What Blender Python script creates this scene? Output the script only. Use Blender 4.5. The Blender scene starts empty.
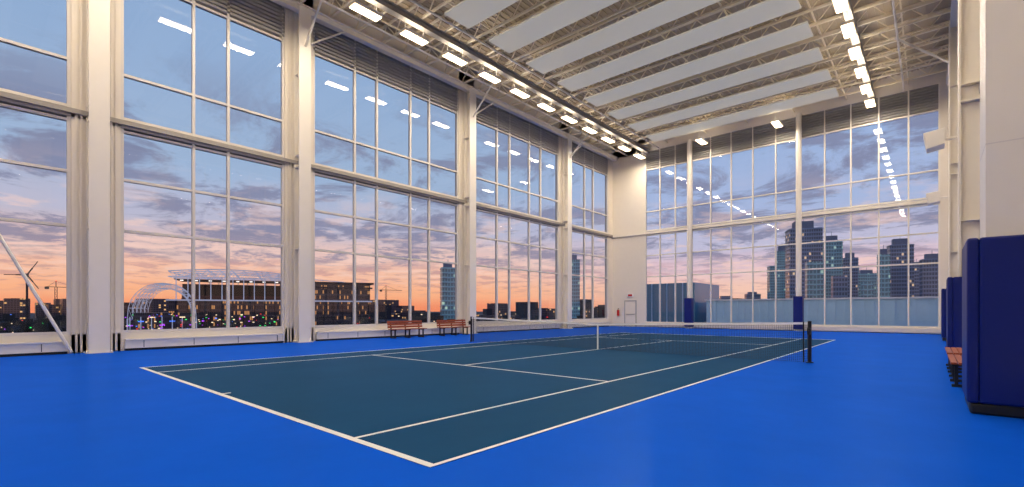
import bpy, math, random
from mathutils import Vector
random.seed(7)
F,H0,TH,CH,CX,CY=476.0,310.0,math.radians(41.35),1.389,-3.306,2.666
# ---------------- materials -----------------
def lin(c):
    return tuple(((v/255)/12.92 if v/255<=.04045 else ((v/255+.055)/1.055)**2.4) for v in c)+(1,)
def mat(name,col,rough=.5,metal=0,noise=0,nscale=3,emit=None,estr=0,bump=0,spec=.5):
    m=bpy.data.materials.new(name); m.use_nodes=True; nt=m.node_tree; b=nt.nodes['Principled BSDF']
    b.inputs['Base Color'].default_value=lin(col); b.inputs['Roughness'].default_value=rough; b.inputs['Metallic'].default_value=metal
    b.inputs['Specular IOR Level'].default_value=spec
    if noise:
        tc=nt.nodes.new('ShaderNodeTexCoord'); n=nt.nodes.new('ShaderNodeTexNoise'); n.inputs['Scale'].default_value=nscale; n.inputs['Detail'].default_value=5
        nt.links.new(tc.outputs['Object'],n.inputs['Vector'])
        mr=nt.nodes.new('ShaderNodeMapRange'); mr.inputs[3].default_value=1-noise; mr.inputs[4].default_value=1+noise
        nt.links.new(n.outputs[0],mr.inputs[0])
        v=nt.nodes.new('ShaderNodeVectorMath'); v.operation='SCALE'; v.inputs[0].default_value=lin(col)[:3]
        nt.links.new(mr.outputs[0],v.inputs['Scale']); nt.links.new(v.outputs[0],b.inputs['Base Color'])
        if bump:
            bp=nt.nodes.new('ShaderNodeBump'); bp.inputs['Strength'].default_value=bump; bp.inputs['Distance'].default_value=.01
            nt.links.new(n.outputs[0],bp.inputs['Height']); nt.links.new(bp.outputs[0],b.inputs['Normal'])
    if emit:
        b.inputs['Emission Color'].default_value=lin(emit); b.inputs['Emission Strength'].default_value=estr
    return m
def acrylic(name,col,sheen,rough,f0,f1):
    m=bpy.data.materials.new(name); m.use_nodes=True; nt=m.node_tree; N=nt.nodes; L=nt.links; N.clear()
    o=N.new('ShaderNodeOutputMaterial'); mx=N.new('ShaderNodeMixShader'); d=N.new('ShaderNodeBsdfDiffuse'); g=N.new('ShaderNodeBsdfGlossy')
    tc=N.new('ShaderNodeTexCoord'); n=N.new('ShaderNodeTexNoise'); n.inputs['Scale'].default_value=.8; n.inputs['Detail'].default_value=9; n.inputs['Roughness'].default_value=.65; L.new(tc.outputs['Object'],n.inputs['Vector'])
    mr=N.new('ShaderNodeMapRange'); mr.inputs[3].default_value=.84; mr.inputs[4].default_value=1.16; L.new(n.outputs[0],mr.inputs[0])
    v=N.new('ShaderNodeVectorMath'); v.operation='SCALE'; v.inputs[0].default_value=lin(col)[:3]; L.new(mr.outputs[0],v.inputs['Scale']); L.new(v.outputs[0],d.inputs[0])
    g.inputs[0].default_value=lin(sheen); g.inputs['Roughness'].default_value=rough
    lw=N.new('ShaderNodeLayerWeight'); lw.inputs[0].default_value=.25
    m2=N.new('ShaderNodeMapRange'); m2.inputs[3].default_value=f0; m2.inputs[4].default_value=f1; L.new(lw.outputs['Fresnel'],m2.inputs[0])
    L.new(m2.outputs[0],mx.inputs[0]); L.new(d.outputs[0],mx.inputs[1]); L.new(g.outputs[0],mx.inputs[2]); L.new(mx.outputs[0],o.inputs[0])
    return m
M={}
M['blue']=acrylic('blue_acrylic',(12,84,206),(130,180,255),.24,.01,.30)
M['court']=acrylic('slate_blue_acrylic',(26,68,104),(150,180,215),.26,.01,.24)
M['line']=mat('line_paint',(225,225,222),.5,noise=.04)
M['cream']=mat('cream_paint',(230,221,206),.5,noise=.03)
M['steel']=mat('painted_steel',(236,229,216),.4,noise=.03)
M['mull']=mat('mullion_aluminium',(220,213,204),.4,noise=.03)
M['beam']=mat('grey_girt',(165,158,148),.5,noise=.03)
M['grey']=mat('grey_louver',(165,162,157),.5,noise=.05)
M['deck']=mat('roof_deck',(195,178,150),.5,noise=.05)
M['joist']=mat('joist_steel',(242,228,200),.5,noise=.03)
M['panel']=mat('glowing_acoustic_panel',(200,190,160),.8,noise=.02,emit=(255,247,236),estr=.25)  # faint emission put into the panels so their undersides look lit
M['pad']=mat('blue_vinyl_pad',(5,28,108),.4,noise=.05,spec=.3)
M['black']=mat('black_rubber',(18,18,20),.5,noise=.1)
M['net']=mat('net_cord',(22,26,30),.8,noise=.1)
M['white']=mat('white_tape',(240,240,238),.6,noise=.03)
M['wood']=mat('stained_wood',(150,72,38),.45,noise=.3,nscale=8)
M['red']=mat('red_enamel',(190,20,15),.3,noise=.05)
M['lamp']=mat('lamp_lens',(255,240,210),.4,emit=(255,224,178),estr=10)
M['ground']=mat('dusk_ground',(40,42,48),.9,noise=.3,nscale=.02)
M['dark']=mat('dark_concrete',(112,124,146),.8,noise=.2,nscale=.1)
M['silh']=mat('dark_steel',(50,46,52),.8,noise=.2,nscale=.1)
M['white_steel']=mat('white_truss_steel',(240,242,248),.5,noise=.1)
M['canopy']=mat('glowing_canopy_steel',(235,238,248),.5,noise=.1,emit=(215,215,230),estr=.12)  # floodlighting put into the steel as a weak glow of its own
M['flood']=mat('stadium_floodlight',(250,250,245),.5,emit=(255,244,225),estr=1.2)
def glass():
    m=bpy.data.materials.new('window_glass'); m.use_nodes=True; nt=m.node_tree; nt.nodes.clear()
    o=nt.nodes.new('ShaderNodeOutputMaterial'); mx=nt.nodes.new('ShaderNodeMixShader'); t=nt.nodes.new('ShaderNodeBsdfTransparent'); g=nt.nodes.new('ShaderNodeBsdfGlossy')
    g.inputs['Roughness'].default_value=0.0; t.inputs[0].default_value=(.96,.965,.975,1)
    fr=nt.nodes.new('ShaderNodeFresnel'); fr.inputs[0].default_value=1.55
    nt.links.new(fr.outputs[0],mx.inputs[0]); nt.links.new(t.outputs[0],mx.inputs[1]); nt.links.new(g.outputs[0],mx.inputs[2]); nt.links.new(mx.outputs[0],o.inputs[0])
    return m
M['glass']=glass()
def facade(name,base,lit,frac,cw=3.0,ch=3.0,estr=1.5,rough=.3,wf=.6):
    m=mat(name,base,rough); nt=m.node_tree; b=nt.nodes['Principled BSDF']; N=nt.nodes; L=nt.links
    tc=N.new('ShaderNodeTexCoord'); sp=N.new('ShaderNodeSeparateXYZ'); L.new(tc.outputs['Object'],sp.inputs[0])
    def mth(op,a,bv=None):
        n=N.new('ShaderNodeMath'); n.operation=op
        for i,v in enumerate([a,bv]):
            if v is None: continue
            if isinstance(v,(int,float)): n.inputs[i].default_value=v
            else: L.new(v,n.inputs[i])
        return n.outputs[0]
    u=mth('DIVIDE',mth('ADD',sp.outputs[0],sp.outputs[1]),cw); v=mth('DIVIDE',sp.outputs[2],ch)
    cb=N.new('ShaderNodeCombineXYZ'); L.new(mth('FLOOR',u),cb.inputs[0]); L.new(mth('FLOOR',v),cb.inputs[1])
    wn=N.new('ShaderNodeTexWhiteNoise'); L.new(cb.outputs[0],wn.inputs['Vector'])
    win=mth('MULTIPLY',mth('GREATER_THAN',mth('FRACT',u),.25),mth('GREATER_THAN',mth('FRACT',v),.35))
    on=mth('MULTIPLY',win,mth('GREATER_THAN',wn.outputs[0],1-frac))
    b.inputs['Emission Color'].default_value=lin(lit); L.new(mth('MULTIPLY',on,estr),b.inputs['Emission Strength'])
    mx=N.new('ShaderNodeMix'); mx.data_type='RGBA'; L.new(win,mx.inputs[0]); mx.inputs[6].default_value=lin(base); mx.inputs[7].default_value=lin(tuple(c*wf for c in base)); L.new(mx.outputs[2],b.inputs['Base Color'])
    return m
M['tower']=facade('tower_facade',(128,150,180),(255,215,150),.07,1.7,3.2,.8,.12,.7)
M['tealtower']=facade('teal_tower_facade',(140,200,210),(200,240,210),.07,2,3.2,.6,.12,.75)
M['stad']=facade('stadium_facade',(70,64,74),(255,180,110),.22,.9,3.2,.5)
M['seats']=mat('stadium_seating',(92,60,70),.8,noise=.3,nscale=.6)
M['low']=facade('low_building_facade',(88,76,86),(255,195,120),.08,3,3,.9)
M['teal']=mat('teal_cladding',(190,226,250),.4,noise=.06)
M['tealdark']=mat('teal_glass_cladding',(90,145,170),.2,noise=.06)
M['tree']=mat('foliage',(50,48,48),.9,noise=.3,nscale=1)
for k,c in {'c_purple':(190,80,255),'c_green':(60,255,120),'c_red':(255,50,40),'c_white':(255,225,180),'c_blue':(80,130,255)}.items():
    M[k]=mat('city_light_'+k[2:],(20,20,20),emit=c,estr=1.5)
# ---------------- mesh builder -----------------
class MB:
    def __init__(s,name): s.n=name; s.v=[]; s.f=[]; s.mi=[]; s.mats=[]
    def m(s,k):
        if k not in s.mats: s.mats.append(k)
        return s.mats.index(k)
    def hexa(s,pts,k):
        b=len(s.v); s.v+=[tuple(q) for q in pts]; i=s.m(k)
        for f in ((0,3,2,1),(4,5,6,7),(0,1,5,4),(1,2,6,5),(2,3,7,6),(3,0,4,7)):
            s.f.append(tuple(b+j for j in f)); s.mi.append(i)
    def box(s,x0,x1,y0,y1,z0,z1,k):
        x0,x1=sorted((x0,x1)); y0,y1=sorted((y0,y1)); z0,z1=sorted((z0,z1))
        s.hexa([(x0,y0,z0),(x1,y0,z0),(x1,y1,z0),(x0,y1,z0),(x0,y0,z1),(x1,y0,z1),(x1,y1,z1),(x0,y1,z1)],k)
    def rod(s,a,b,t,k,n=4):
        a=Vector(a); b=Vector(b); d=(b-a).normalized(); up=Vector((0,0,1)) if abs(d.z)<.9 else Vector((1,0,0))
        u=d.cross(up).normalized(); w=d.cross(u).normalized(); base=len(s.v); i=s.m(k)
        for c in (a,b):
            for j in range(n):
                an=2*math.pi*(j+.5)/n; s.v.append(tuple(c+(u*math.cos(an)+w*math.sin(an))*t))
        for j in range(n):
            s.f.append((base+j,base+(j+1)%n,base+n+(j+1)%n,base+n+j)); s.mi.append(i)
        s.f.append(tuple(base+j for j in range(n))); s.mi.append(i); s.f.append(tuple(base+n+j for j in reversed(range(n)))); s.mi.append(i)
    def quad(s,pts,k):
        b=len(s.v); s.v+=[tuple(q) for q in pts]; s.f.append(tuple(range(b,b+len(pts)))); s.mi.append(s.m(k))
    def done(s,origin=None,rotz=0,bevel=0):
        me=bpy.data.meshes.new(s.n); me.from_pydata(s.v,[],s.f)
        for k in s.mats: me.materials.append(M[k])
        for q,i in zip(me.polygons,s.mi): q.material_index=i
        me.update(); o=bpy.data.objects.new(s.n,me); bpy.context.collection.objects.link(o)
        if origin: o.location=origin
        o.rotation_euler[2]=rotz
        if bevel:
            bv=o.modifiers.new('bevel','BEVEL'); bv.width=bevel; bv.segments=2; bv.limit_method='ANGLE'
        return o
XL,XR,YF,YN=-20.7,1.15,36.7,-8.0
ZT=14.4; ZR=15.5
# ---------------- floor & court -----------------
b=MB('floor'); b.box(XL-.4,XR+.4,YN-.3,YF+.4,-.4,0,'blue'); b.done()
b=MB('tennis_court'); L=23.77; W=10.97
b.box(CX-W,CX,CY,CY+L,.0,.004,'court')
def ln(x0,x1,y0,y1): b.box(CX+x0,CX+x1,CY+y0,CY+y1,.004,.007,'line')
lw=.05
ln(-W,0,0,.08); ln(-W,0,L-.08,L)
for x in (0,-1.37,-9.6,-W):
    xx=min(max(x,-W+lw/2),-lw/2); ln(xx-lw/2,xx+lw/2,.08,L-.08)
for y in (5.485,L-5.485): ln(-9.575,-1.395,y-lw/2,y+lw/2)
ln(-5.485-lw/2,-5.485+lw/2,5.51,L-5.51)
ln(-5.485-lw/2,-5.485+lw/2,.08,.2); ln(-5.485-lw/2,-5.485+lw/2,L-.2,L-.08)
b.done()
# net
b=MB('tennis_net'); ny=CY+L/2; nx0=CX-W-.914; nx1=CX+.914; nc=CX-W/2
def top(x): return .914+(1.07-.914)*abs(x-nc)/(nx1-nc)
x=nx0+.05
while x<nx1:
    b.box(x-.0035,x+.0035,ny-.003,ny+.003,.02,top(x),'net'); x+=.045
for i in range(24):
    f=i/23
    for xa,xb in ((nx0,nc),(nc,nx1)):
        b.rod((xa,ny,.02+f*(top(xa)-.02)),(xb,ny,.02+f*(top(xb)-.02)),.0042,'net')
for xa,xb in ((nx0,nc),(nc,nx1)):
    za,zb=top(xa),top(xb)
    b.hexa([(xa,ny-.01,za-.06),(xb,ny-.01,zb-.06),(xb,ny+.01,zb-.06),(xa,ny+.01,za-.06),(xa,ny-.01,za),(xb,ny-.01,zb),(xb,ny+.01,zb),(xa,ny+.01,za)],'white')
b.box(nc-.025,nc+.025,ny-.014,ny+.014,.008,.915,'white')
for xp,sg in ((nx0,-1),(nx1,1)):
    b.rod((xp,ny,.008),(xp,ny,1.1),.045,'black',12); b.rod((xp,ny,.008),(xp,ny,.03),.09,'black',12)
    b.rod((xp-sg*.14,ny,.008),(xp-sg*.14,ny,1.08),.018,'black',8)
    b.box(xp-.03,xp+.03,ny-.14,ny-.04,.75,.92,'black'); b.rod((xp,ny-.1,.85),(xp,ny-.22,.85),.012,'black',8)
b.done()
# ---------------- side walls -----------------
COLS=[-7.3,2.74,9.47,19.45,29.43]
PH=.62
HZ=[4.1,5.85,9.45]
def bayfr(a,bb):
    w=bb-a
    pr=[2.2,1.2,2.2] if w<7.5 else [2.15,1.25,2.1,1.3,2.2]
    s=sum(pr); o=[];c=a
    for q in pr[:-1]: c+=q*w/s; o.append(c)
    return o
wn=[0]
def side_wall(x,inw,nm):
    out=x-inw*.35
    b=MB('wall_'+nm)
    for c in COLS:
        b.box(x,out,c-PH,c+PH,0,ZR,'cream')
        for d in (-PH+.12,-PH+.24,PH-.12,PH-.24):
            b.box(x,x+inw*.03,c+d-.03,c+d+.03,0.02,ZT,'cream')
    b.box(x,out,YN,YF,0,.6,'cream')
    b.box(x,out,YN,YF,7.6,7.85,'beam')
    b.box(x+inw*.1,x,YN,YF,7.7,7.85,'beam')
    b.box(x,out,YN,YF,ZT,ZR,'cream')
    b.box(x,out,YF-.7,YF,.6,ZT,'cream'); 
    b.done()
    b=MB('baseboard_'+nm)
    edges=[(COLS[i]+PH+.1,COLS[i+1]-PH-.1) for i in range(4)]+[(COLS[4]+PH+.1,YF-.8)]
    for a,c in edges:
        b.box(x+inw*.01,x+inw*.16,a,c,.08,.36,'steel'); b.box(x+inw*.01,x+inw*.2,a,c,.36,.4,'steel')
        b.box(x+inw*.01,x+inw*.12,a,c,0,.07,'black')
        k=a+.5
        while k<c: b.box(x+inw*.16,x+inw*.165,k,k+.02,.1,.34,'black'); k+=1.5
    b.done()
    for c in COLS:
        b=MB('steel_column'); xa=x+inw*.04; 
        if nm=='right' and c==9.47:
            b.box(x+inw*.04,x+inw*.6,c-.5,c+.5,0,ZT,'steel'); b.box(x+inw*.04,x+inw*.62,c-.53,c+.53,0,.06,'steel')
            for z in (3.6,7.2,10.8): b.box(x+inw*.04,x+inw*.603,c-.503,c+.503,z,z+.015,'mull')
            b.done(); continue
        b.box(xa,xa+inw*.04,c-.26,c+.26,0,ZT,'steel'); b.box(xa+inw*.45,xa+inw*.5,c-.26,c+.26,0,ZT,'steel'); b.box(xa+inw*.04,xa+inw*.45,c-.03,c+.03,0,ZT,'steel')
        b.box(xa,xa+inw*.55,c-.34,c+.34,0,.05,'steel')
        for z in (4,7.5,8,11.5): b.box(xa+inw*.04,xa+inw*.45,c-.24,c+.24,z,z+.03,'steel')
        b.done()
    bays=[(COLS[i]+PH,COLS[i+1]-PH) for i in range(4)]+[(COLS[4]+PH,YF-.7)]
    for a,c in bays:
        wn[0]+=1; b=MB('window_%d'%wn[0]); xi=x-inw*.04; xo=x-inw*.2
        ys=bayfr(a,c)
        for y in [a+.05]+ys+[c-.05]:
            b.box(xi,xo,y-.045,y+.045,.6,7.6,'mull'); b.box(xi,xo,y-.045,y+.045,7.85,ZT,'mull')
        for z in [.65]+HZ+[7.5,7.95,12.9]:
            b.box(xi-inw*.01,xo,a,c,z-.045,z+.045,'mull')
        z=13.05
        while z<ZT-.05:
            b.hexa([(xi-.0,a,z),(xi,c,z),(xo,c,z-.05),(xo,a,z-.05),(xi,a,z+.1),(xi,c,z+.1),(xo,c,z+.05),(xo,a,z+.05)],'grey'); z+=.16
        gx=x-inw*.12
        for z0,z1 in ((.6,7.6),(7.85,12.9)):
            b.quad([(gx,a,z0),(gx,c,z0),(gx,c,z1),(gx,a,z1)],'glass')
        b.quad([(xo,a,12.9),(xo,c,12.9),(xo,c,ZT),(xo,a,ZT)],'grey')
        b.done()
side_wall(XL,1,'left'); side_wall(XR,-1,'right')
b=MB('wall_back'); b.box(XL-.35,XR+.35,YN-.3,YN,0,ZR,'cream'); b.done()
# far wall
b=MB('wall_far'); yo=YF+.35; PX=-17.7; QX=.4
b.box(XL-.35,PX,YF,yo,0,ZR,'cream'); b.box(PX,XR+.35,YF,yo,0,.35,'cream'); b.box(XL,XR,YF,yo,ZT,ZR,'cream')
b.box(PX,QX,YF-.1,yo,7.6,7.8,'cream'); b.box(XL,PX,YF-.12,YF,7.6,7.85,'cream'); b.box(QX,XR+.35,YF,yo,.35,ZT,'cream')
b.done()
b=MB('baseboard_far'); b.box(PX,QX,YF-.15,YF,.05,.3,'mull'); b.done()
fc=[PX,-13.9,-6.6,QX]
for i in range(3):
    a,c=fc[i],fc[i+1]; wn[0]+=1; b=MB('window_%d'%wn[0])
    n=max(3,round((c-a)/1.4))
    for j in range(n+1):
        x=a+(c-a)*j/n; x=min(max(x,a+.04),c-.04)
        b.box(x-.04,x+.04,YF+.03,YF+.18,.35,7.6,'steel'); b.box(x-.04,x+.04,YF+.03,YF+.18,7.8,ZT,'steel')
    for z in [.4]+HZ+[7.5,7.9,12.9]: b.box(a,c,YF+.02,YF+.18,z-.04,z+.04,'steel')
    z=13.05
    while z<ZT-.05: b.box(a,c,YF+.04,YF+.16,z,z+.09,'grey'); z+=.16
    for z0,z1 in ((.35,7.6),(7.8,12.9)): b.quad([(a,YF+.1,z0),(c,YF+.1,z0),(c,YF+.1,z1),(a,YF+.1,z1)],'glass')
    b.quad([(a,YF+.19,12.9),(c,YF+.19,12.9),(c,YF+.19,ZT),(a,YF+.19,ZT)],'grey')
    b.done()
for x in (-13.9,-6.6):
    b=MB('steel_column'); b.rod((x,YF-.35,0),(x,YF-.35,ZT),.17,'steel',16); b.rod((x,YF-.35,0),(x,YF-.35,.05),.3,'steel',16)
    for z in (4.1,7.7,12.9): b.box(x-.06,x+.06,YF-.2,YF+.02,z-.08,z+.08,'steel')
    b.done()
    b=MB('wall_pad'); b.box(x-.27,x+.27,YF-.68,YF-.56,.12,2.3,'pad'); b.box(x-.27,x-.2,YF-.56,YF-.15,.12,2.3,'pad'); b.box(x+.2,x+.27,YF-.56,YF-.15,.12,2.3,'pad'); b.done(bevel=.03)
# door & extinguisher
b=MB('door_1'); dx=-19.0
b.box(dx-.55,dx-.48,YF-.05,YF-.001,0,2.2,'grey'); b.box(dx+.48,dx+.55,YF-.05,YF-.001,0,2.2,'grey'); b.box(dx-.48,dx+.48,YF-.05,YF-.001,2.12,2.2,'grey')
b.box(dx-.48,dx+.48,YF-.03,YF-.001,0.01,2.12,'cream'); b.box(dx-.4,dx+.4,YF-.08,YF-.03,1.0,1.06,'beam'); b.done()
b=MB('exit_sign'); b.box(dx-.25,dx+.25,YF-.08,YF-.001,2.5,2.75,'white'); b.box(dx-.2,dx+.2,YF-.085,YF-.08,2.54,2.71,'red'); b.done()
b=MB('fire_extinguisher'); b.rod((-20.1,YF-.12,.9),(-20.1,YF-.12,1.4),.1,'red',14); b.rod((-20.1,YF-.12,1.4),(-20.1,YF-.12,1.5),.03,'black',10); b.box(-20.12,-20.0,YF-.14,YF-.1,1.5,1.53,'black'); b.box(-20.14,-20.06,YF-.03,YF-.001,1.0,1.3,'mull'); b.done()
# pads on right columns
for c in COLS[2:]:
    b=MB('wall_pad'); x0=.36; x1=XR-.05
    b.box(x0,x0+.12,c-.66,c+.66,.15,2.35,'pad')
    b.box(x0+.12,x1-.01,c-.66,c-.56,.15,2.35,'pad'); b.box(x0+.12,x1-.01,c+.56,c+.66,.15,2.35,'pad')
    b.box(x0+.03,x1-.01,c-.62,c-.55,0,.15,'black'); b.box(x0+.03,x0+.1,c-.55,c+.62,0,.15,'black')
    b.done(bevel=.03)
b=MB('diagonal_brace'); b.rod((XL+.3,2.1,.05),(XL+.3,-1.3,7.7),.05,'steel',8); b.rod((XL+.3,-2.9,.05),(XL+.3,-1.3,7.7),.05,'steel',8); b.done()
# ---------------- roof -----------------
b=MB('ceiling'); b.box(XL-.35,XR+.35,YN-.3,YF+.35,ZR,ZR+.2,'deck')
x=XL
while x<XR: b.box(x,x+.12,YN,YF,ZR-.05,ZR,'deck'); x+=.3
b.done()
b=MB('roof_joists'); pitch=2.75
allj=[]
y=35.5
while y>YN+.4: allj.append(y); y-=pitch/2
for y in allj:
    b.box(XL,XR,y-.05,y+.05,14.58,14.67,'joist'); b.box(XL,XR,y-.05,y+.05,15.35,15.43,'joist')
    n=34; d=(XR-XL)/n
    for i in range(n):
        z0,z1=(14.65,15.38) if i%2==0 else (15.38,14.65)
        b.rod((XL+i*d,y,z0),(XL+(i+1)*d,y,z1),.03,'joist')
for x in (-19,-15.7,-12.7,-9.8,-6.9,-4,-1): b.box(x-.03,x+.03,YN+.1,YF-.1,14.68,14.74,'joist')
b.done()
b=MB('roof_girder')
for x in (XL+.35,-17.4,-2.7,XR-.35):
    k='steel' if x in (XL+.35,XR-.35) else 'beam'
    b.box(x-.15,x+.15,YN,YF,14.48,14.52,k); b.box(x-.02,x+.02,YN,YF,14.22,14.48,k); b.box(x-.15,x+.15,YN,YF,14.18,14.22,k)
b.done()
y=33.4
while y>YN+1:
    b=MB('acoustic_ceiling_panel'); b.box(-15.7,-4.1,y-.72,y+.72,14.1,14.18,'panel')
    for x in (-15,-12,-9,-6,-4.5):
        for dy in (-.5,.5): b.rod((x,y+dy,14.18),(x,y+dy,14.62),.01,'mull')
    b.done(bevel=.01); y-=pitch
b=MB('roof_brace')
for c in COLS:
    for x,sg in ((XL+.55,1),(XR-.55,-1)):
        b.rod((x,c,12.7),(x+sg*1.9,c,14.5),.05,'steel',8)
        b.rod((x-sg*.15,c+.2,12.9),(x-sg*.15,c+1.9,14.2),.045,'steel',8)
b.done()
b=MB('sprinkler_pipe')
for x in (-19.2,-16.4,-1.2): b.rod((x,YN+.2,14.4),(x,YF-.2,14.4),.045,'steel',10)
b.done()
# lights
LP=124; UP_FILL=20
def lamp(x,y,z,rot=0,up=True):
    b=MB('ceiling_light'); 
    b.box(-.24,.24,-.65,.65,.0,.12,'steel'); b.box(-.2,.2,-.61,.61,-.03,.0,'lamp'); b.box(-.1,.1,-.5,.5,.12,.15,'steel')
    for yy in (-.5,.5): b.rod((0,yy,.15),(0,yy,.58),.015,'mull')
    b.done(origin=(x,y,z),rotz=rot)
    for nm,dz,fl,e in (('down',-.045,0,LP),('up',.17,math.pi,UP_FILL)):  # upward area light is added fill to brighten panels and roof
        l=bpy.data.lights.new('ceiling_lamp_and_fill','AREA'); l.shape='RECTANGLE'; l.size=.4; l.size_y=1.2; l.energy=e; l.color=(1,.865,.69)
        o=bpy.data.objects.new('ceiling_lamp_and_fill',l); bpy.context.collection.objects.link(o); o.location=(x,y,z+dz); o.rotation_euler=(fl,0,rot)
for i in range(18):
    y=35.1-2.44*i
    if y>YN+.5: lamp(-17.4,y,13.6); lamp(-2.7,y,13.6)
for x in (-12.5,-7.6): lamp(x,35.0,13.6)
def bench(x,y,face):
    b=MB('wooden_bench')
    for yy in (-.85,0,.85):
        b.box(-.22,.22,yy-.03,yy+.03,.0,.05,'black'); b.box(-.2,-.15,yy-.03,yy+.03,.05,.42,'black'); b.box(.13,.18,yy-.03,yy+.03,.05,.42,'black')
        b.hexa([(-.2,yy-.03,.38),(-.15,yy-.03,.38),(-.15,yy+.03,.38),(-.2,yy+.03,.38),(-.29,yy-.03,.86),(-.25,yy-.03,.86),(-.25,yy+.03,.86),(-.29,yy+.03,.86)],'black')
        b.box(-.2,.22,yy-.03,yy+.03,.38,.42,'black')
    for k in range(4): b.box(-.17+k*.105,-.08+k*.105,-1.05,1.05,.42,.455,'wood')
    for k in range(3): 
        z=.5+k*.125; xx=-.185-(z-.42)*.19
        b.box(xx,xx+.03,-1.05,1.05,z,z+.1,'wood')
    b.done(origin=(x,y,0),rotz=0 if face>0 else math.pi)
bench(-19.75,14.5,1); bench(-19.75,17.6,1); bench(.5,12.6,-1); bench(.5,15.2,-1)
for (x,y,z) in ((.12,19.45,6.55),(.12,29.43,6.55)):
    b=MB('loudspeaker'); b.hexa([(-.22,-.3,-.28),(.2,-.3,-.2),(.2,.3,-.2),(-.22,.3,-.28),(-.3,-.3,.22),(.2,-.3,.28),(.2,.3,.28),(-.3,.3,.22)],'steel')
    b.box(.2,.48,-.04,.04,-.04,.04,'steel'); b.done(origin=(x,y,z),bevel=.02)
# ---------------- exterior -----------------
fx,fy=-math.sin(TH),math.cos(TH); rx,ry=math.cos(TH),math.sin(TH)
def far(tb,d): return (d*(fx+tb*rx), d*(fy+tb*ry))
def tb(px): return (px-512)/F
def hz(py,d): return CH+(H0-py)*d/F
GZ=-12
b=MB('ground'); b.box(-3000,3000,-3000,3000,GZ-1,GZ,'ground'); b.done()
def tower(px0,px1,py,d,k='tower',step=True,name='high_rise_tower'):
    x,y=far(tb((px0+px1)/2),d); w=(px1-px0)/F*d*.92; h=hz(py,d)-GZ; dp=w*.55
    b=MB(name); hh=h*(.93 if step else 1)
    b.box(-w/2*.94,w/2*.94,-dp/2,dp/2,0,hh,k)
    z=3
    while z<hh: b.box(-w/2,-w*.1,-dp/2-.6,dp/2+.6,z,z+.3,'dark'); b.box(w*.12,w/2,-dp/2-.6,dp/2+.6,z,z+.3,'dark'); z+=3.2
    if step: b.box(-w*.3,w*.25,-dp*.3,dp*.3,hh,h,'dark'); b.rod((0,0,h),(0,0,h+h*.05),.2,'dark')
    b.done(origin=(x,y,GZ),rotz=math.atan2(y,x)-math.pi/2+.25)
tower(787,820,222,400); tower(822,841,236,430,'tealtower'); tower(843,857,253,480); tower(857,876,270,520,'tealtower')
tower(889,911,239,400); tower(878,889,249,340,'tealtower'); tower(911,922,262,470); tower(922,942,254,360); tower(768,786,266,560,'tealtower',step=False); tower(745,760,292,600)
tower(862,872,282,300,'tealtower',step=False); tower(720,732,296,500,'tower',step=False); tower(832,846,276,330,'tower',step=False)
tower(776,788,246,620,'tealtower'); tower(846,858,262,620,'tealtower'); tower(703,714,290,640,'tower',step=False); tower(806,822,262,300,'tealtower',step=False)
tower(440,456,263,330,'tealtower'); tower(567,580,255,420,'tealtower')
b=MB('neighbouring_building'); b.box(-18,25,52,75,GZ,2.35,'teal')
x=-18
while x<25: b.box(x,x+.3,51.88,52,GZ,2.3,'teal'); x+=.7
b.box(-18.2,25,51.8,52.1,2.35,2.5,'white_steel'); b.done()
b=MB('glass_pavilion'); b.box(-26,-19.3,52,60,GZ,4.4,'tealdark')
x=-26
while x<-19.2: b.box(x-.05,x+.05,51.93,52,GZ,4.4,'teal'); x+=.9
b.done()
# stadium
d=300; x,y=far(tb(275),d); b=MB('stadium')
h=hz(284,d)-GZ; hl=h*.62
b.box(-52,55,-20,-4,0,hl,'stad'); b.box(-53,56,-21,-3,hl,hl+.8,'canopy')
b.box(5,55,-19,22,hl,h,'stad'); b.box(3,57,-21,26,h,h+1,'silh'); b.box(4,56,-21.5,-21,h-3,h-2,'silh')
for s in range(9):
    b.box(-52,5,6+s*2,8+s*2,0,hl*.4+s*1.9,'seats')
b.box(-52,5,24,27,0,h,'silh')
for i in range(-9,11): b.rod((i*5.4,-21.5,0),(i*5.4,-21.5,hl),.3,'silh',6)
for i in range(-9,1): 
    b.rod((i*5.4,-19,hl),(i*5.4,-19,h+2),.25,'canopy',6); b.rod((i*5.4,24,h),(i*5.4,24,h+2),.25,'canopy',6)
zt=h+6.5; zb=h+2
def rz(a): return zt-1.6*((a+24)/28)**2
for yy in (-20,-6,8,24):
    for i in range(19):
        a=-52+i*3; c=a+3
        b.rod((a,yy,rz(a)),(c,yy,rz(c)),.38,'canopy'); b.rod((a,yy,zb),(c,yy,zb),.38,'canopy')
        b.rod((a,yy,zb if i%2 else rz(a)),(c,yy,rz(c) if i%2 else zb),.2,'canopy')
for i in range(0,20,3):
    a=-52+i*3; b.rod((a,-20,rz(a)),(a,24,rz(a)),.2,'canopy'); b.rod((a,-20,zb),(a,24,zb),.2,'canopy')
b.box(-52,5,-4,24,zb-.7,zb-.4,'silh')
for i in range(8): b.box(-48+i*7-.8,-48+i*7+.8,-6,-5.5,zb-1.6,zb-1.0,'flood')
b.rod((5,-19,zt-3),(40,-19,h+1),.3,'canopy'); 
for a in (14,26,38): b.rod((a,-19,h+1),(a,-19,h+4-(a-14)*.1),.2,'canopy')
b.done(origin=(x,y,GZ),rotz=math.atan2(y,x)-math.pi/2)
b=MB('arched_truss_structure'); x,y=far(tb(163),240)
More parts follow.
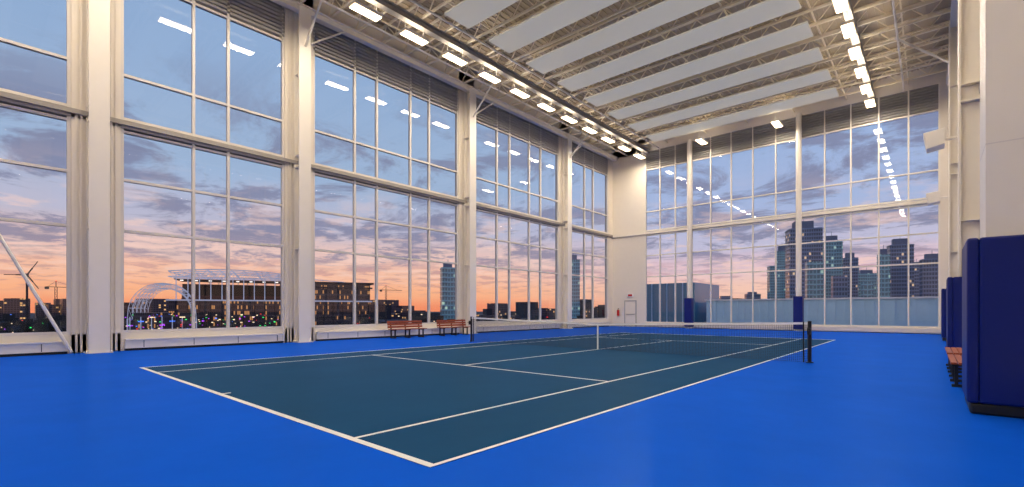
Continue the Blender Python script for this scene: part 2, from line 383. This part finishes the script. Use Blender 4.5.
for j in range(5):
    yy=j*3.5; R=14-j*.7; pr=None
    for i in range(15):
        a=math.pi*i/14; q=(R*math.cos(a)+j*.8,yy,9+(18)*math.sin(a)**.8); q2=(R*.86*math.cos(a)+j*.8,yy,9+15.5*math.sin(a)**.8)
        b.rod(q,q2,.12,'canopy')
        if pr: b.rod(pr[0],q,.2,'canopy'); b.rod(pr[1],q2,.16,'canopy'); b.rod(pr[0],q2,.11,'canopy')
        pr=(q,q2)
    for sx in (-1,1): b.rod((sx*R+j*.8,yy,0),(sx*R+j*.8,yy,9),.4,'canopy')
for i in range(15):
    a=math.pi*i/14; b.rod((14*math.cos(a),0,9+18*math.sin(a)**.8),(11.2*math.cos(a)+3.2,14,9+18*math.sin(a)**.8),.16,'canopy')
for i in range(7):
    xx=-13+i*4.2; b.rod((xx,-1,0),(xx,-1,10),.3,'canopy'); b.box(xx-1.2,xx+1.2,-1.3,-1,5.5+(i%3)*2,6.0+(i%3)*2,('c_purple','c_blue','c_white')[i%3])
b.box(-14,16,3,16,0,12,'stad')
b.done(origin=(x,y,GZ),rotz=math.atan2(y,x)-math.pi/2)
b=MB('low_skyline')
for i in range(170):
    px=random.uniform(-250,760); d=random.uniform(640,950); x,y=far(tb(px),d); w=random.uniform(12,45); h=hz(random.choice([random.uniform(298,312),random.uniform(304,314),random.uniform(308,316)]),d)
    b.box(x-w/2,x+w/2,y-w/2,y+w/2,GZ,h,random.choice(['low','silh','low']))
b.done()
b=MB('tree_belt')
for i in range(260):
    px=random.uniform(-250,125) if i%2 else random.uniform(362,700); d=random.uniform(215,270); x,y=far(tb(px),d); r=random.uniform(1.5,4); z=random.uniform(-10,-4)
    b.rod((x,y,GZ),(x,y,z),r*.2,'tree',5); b.rod((x,y,z-r),(x,y,z+r*.3),r,'tree',8); b.rod((x,y,z+r*.3),(x,y,z+r),r*.65,'tree',8)
b.done()
b=MB('city_lights')
for i in range(240):
    px=random.uniform(-200,690) if i%2 else random.uniform(125,285); d=random.uniform(150,205); x,y=far(tb(px),d); z=hz(random.uniform(314,333),d); r=random.uniform(.08,.25)
    k=random.choice(['c_purple','c_purple','c_green','c_red','c_blue','c_white','c_white','c_white']) if px<300 else random.choice(['c_white','c_white','c_red'])
    b.box(x-r,x+r,y-r,y+r,z,z+r*1.4,k); b.rod((x,y,GZ),(x,y,z),.05,'silh')
b.done()
b=MB('wind_turbine'); d=300; x,y=far(tb(27),d); hh=hz(275,d)-GZ; n=8
b.rod((0,0,0),(0,0,hh*.5),.8,'silh',n); b.rod((0,0,hh*.5),(0,0,hh),.6,'silh',n); b.box(-.8,.8,-1.3,1.8,hh-.7,hh+.8,'silh')
for a in (.5,.5+2.094,.5+4.189):
    s,c=math.sin(a),math.cos(a)
    b.rod((0,-1.4,hh),(5*s,-1.4,hh+5*c),.5,'silh'); b.rod((5*s,-1.4,hh+5*c),(10*s,-1.4,hh+10*c),.3,'silh')
b.done(origin=(x,y,GZ),rotz=math.atan2(y,x)-math.pi/2)
for px,py,d in ((56,287,420),(386,290,560)):
    b=MB('tower_crane'); x,y=far(tb(px),d); hh=hz(py,d)-GZ
    for sx in (-.8,.8): b.rod((sx,0,0),(sx,0,hh),.25,'silh')
    z=0;k=1
    while z<hh-2: b.rod((-.8*k,0,z),(.8*k,0,z+2),.12,'silh'); z+=2; k=-k
    b.rod((-7,0,hh),(20,0,hh),.35,'silh'); b.rod((0,0,hh),(0,0,hh+5),.3,'silh'); b.rod((0,0,hh+5),(15,0,hh),.12,'silh'); b.rod((0,0,hh+5),(-6,0,hh),.12,'silh'); b.box(-7.5,-5,-.7,.7,hh-2,hh,'silh'); b.box(-.3,.3,-.3,.3,hh+5,hh+5.6,'c_red')
    b.done(origin=(x,y,GZ),rotz=math.atan2(y,x)-math.pi/2+.4)
# ---------------- world -----------------
w=bpy.data.worlds.new('dusk_sky'); bpy.context.scene.world=w; w.use_nodes=True; nt=w.node_tree; N=nt.nodes; Lk=nt.links; N.clear()
out=N.new('ShaderNodeOutputWorld'); bg=N.new('ShaderNodeBackground'); Lk.new(bg.outputs[0],out.inputs[0])
tc=N.new('ShaderNodeTexCoord'); sp=N.new('ShaderNodeSeparateXYZ'); Lk.new(tc.outputs['Generated'],sp.inputs[0])
def ramp(st,src,interp='EASE'):
    r=N.new('ShaderNodeValToRGB'); r.color_ramp.interpolation=interp
    e=r.color_ramp.elements
    while len(e)<len(st): e.new(.5)
    for q,(pp,c) in zip(e,st): q.position=pp; q.color=lin(c)
    Lk.new(src,r.inputs[0]); return r.outputs[0]
z=sp.outputs[2]
warm=ramp([(0,(250,146,104)),(.035,(255,182,138)),(.07,(252,196,166)),(.11,(236,200,192)),(.16,(190,190,212)),(.25,(162,186,218)),(.45,(150,179,217)),(.8,(110,145,200))],z)
cool=ramp([(0,(246,180,150)),(.04,(250,204,184)),(.08,(232,200,208)),(.125,(196,194,220)),(.2,(170,188,226)),(.36,(154,182,224)),(.8,(110,145,200))],z)
def mr(src,a,bv,c=0,d=1):
    m=N.new('ShaderNodeMapRange'); m.interpolation_type='SMOOTHSTEP'; m.inputs[1].default_value=a; m.inputs[2].default_value=bv; m.inputs[3].default_value=c; m.inputs[4].default_value=d; Lk.new(src,m.inputs[0]); return m.outputs[0]
def mix(f,a,bb):
    m=N.new('ShaderNodeMix'); m.data_type='RGBA'
    for i,v in ((0,f),(6,a),(7,bb)):
        if isinstance(v,tuple): m.inputs[i].default_value=v
        else: Lk.new(v,m.inputs[i])
    return m.outputs[2]
sky=mix(mr(sp.outputs[0],-.75,-.35),warm,cool)
def mul(a,bb):
    m=N.new('ShaderNodeMath'); m.operation='MULTIPLY'
    for i,v in enumerate((a,bb)):
        if isinstance(v,(int,float)): m.inputs[i].default_value=v
        else: Lk.new(v,m.inputs[i])
    return m.outputs[0]
ad=N.new('ShaderNodeMath'); ad.operation='ADD'; Lk.new(z,ad.inputs[0]); ad.inputs[1].default_value=.08
dv=N.new('ShaderNodeVectorMath'); dv.operation='DIVIDE'; Lk.new(tc.outputs['Generated'],dv.inputs[0]); cb=N.new('ShaderNodeCombineXYZ')
for i in range(3): Lk.new(ad.outputs[0],cb.inputs[i])
Lk.new(cb.outputs[0],dv.inputs[1])
ns=N.new('ShaderNodeTexNoise'); ns.inputs['Scale'].default_value=1.5; ns.inputs['Detail'].default_value=10; ns.inputs['Roughness'].default_value=.66; ns.inputs['Distortion'].default_value=.5; Lk.new(dv.outputs[0],ns.inputs['Vector'])
cl=mul(mul(mr(ns.outputs[0],.46,.57),mr(z,.06,.11)),mr(z,.45,.26))
sky=mix(mul(cl,.8),sky,lin((126,128,158)))
ns2=N.new('ShaderNodeTexNoise'); ns2.inputs['Scale'].default_value=2.6; ns2.inputs['Detail'].default_value=8; ns2.inputs['Roughness'].default_value=.6; Lk.new(dv.outputs[0],ns2.inputs['Vector'])
cl2=mul(mul(mr(ns2.outputs[0],.5,.64),mr(z,.03,.08)),mr(z,.26,.12))
sky=mix(mul(cl2,.6),sky,lin((252,214,200)))
cl3=mul(mul(mr(ns2.outputs[0],.5,.4),mr(z,.02,.05)),mr(z,.12,.07))
sky=mix(mul(cl3,.45),sky,lin((176,130,145)))
Lk.new(sky,bg.inputs[0]); bg.inputs[1].default_value=1.0
# ---------------- camera -----------------
cam=bpy.data.cameras.new('camera'); co=bpy.data.objects.new('camera',cam); bpy.context.collection.objects.link(co)
co.location=(0,0,CH); co.rotation_euler=(math.pi/2,0,TH); cam.sensor_width=36; cam.lens=F/1024*36; cam.shift_y=(H0-243.5)/1024; cam.clip_end=6000; cam.clip_start=.05
bpy.context.scene.camera=co
bpy.context.scene.view_settings.view_transform='Standard'
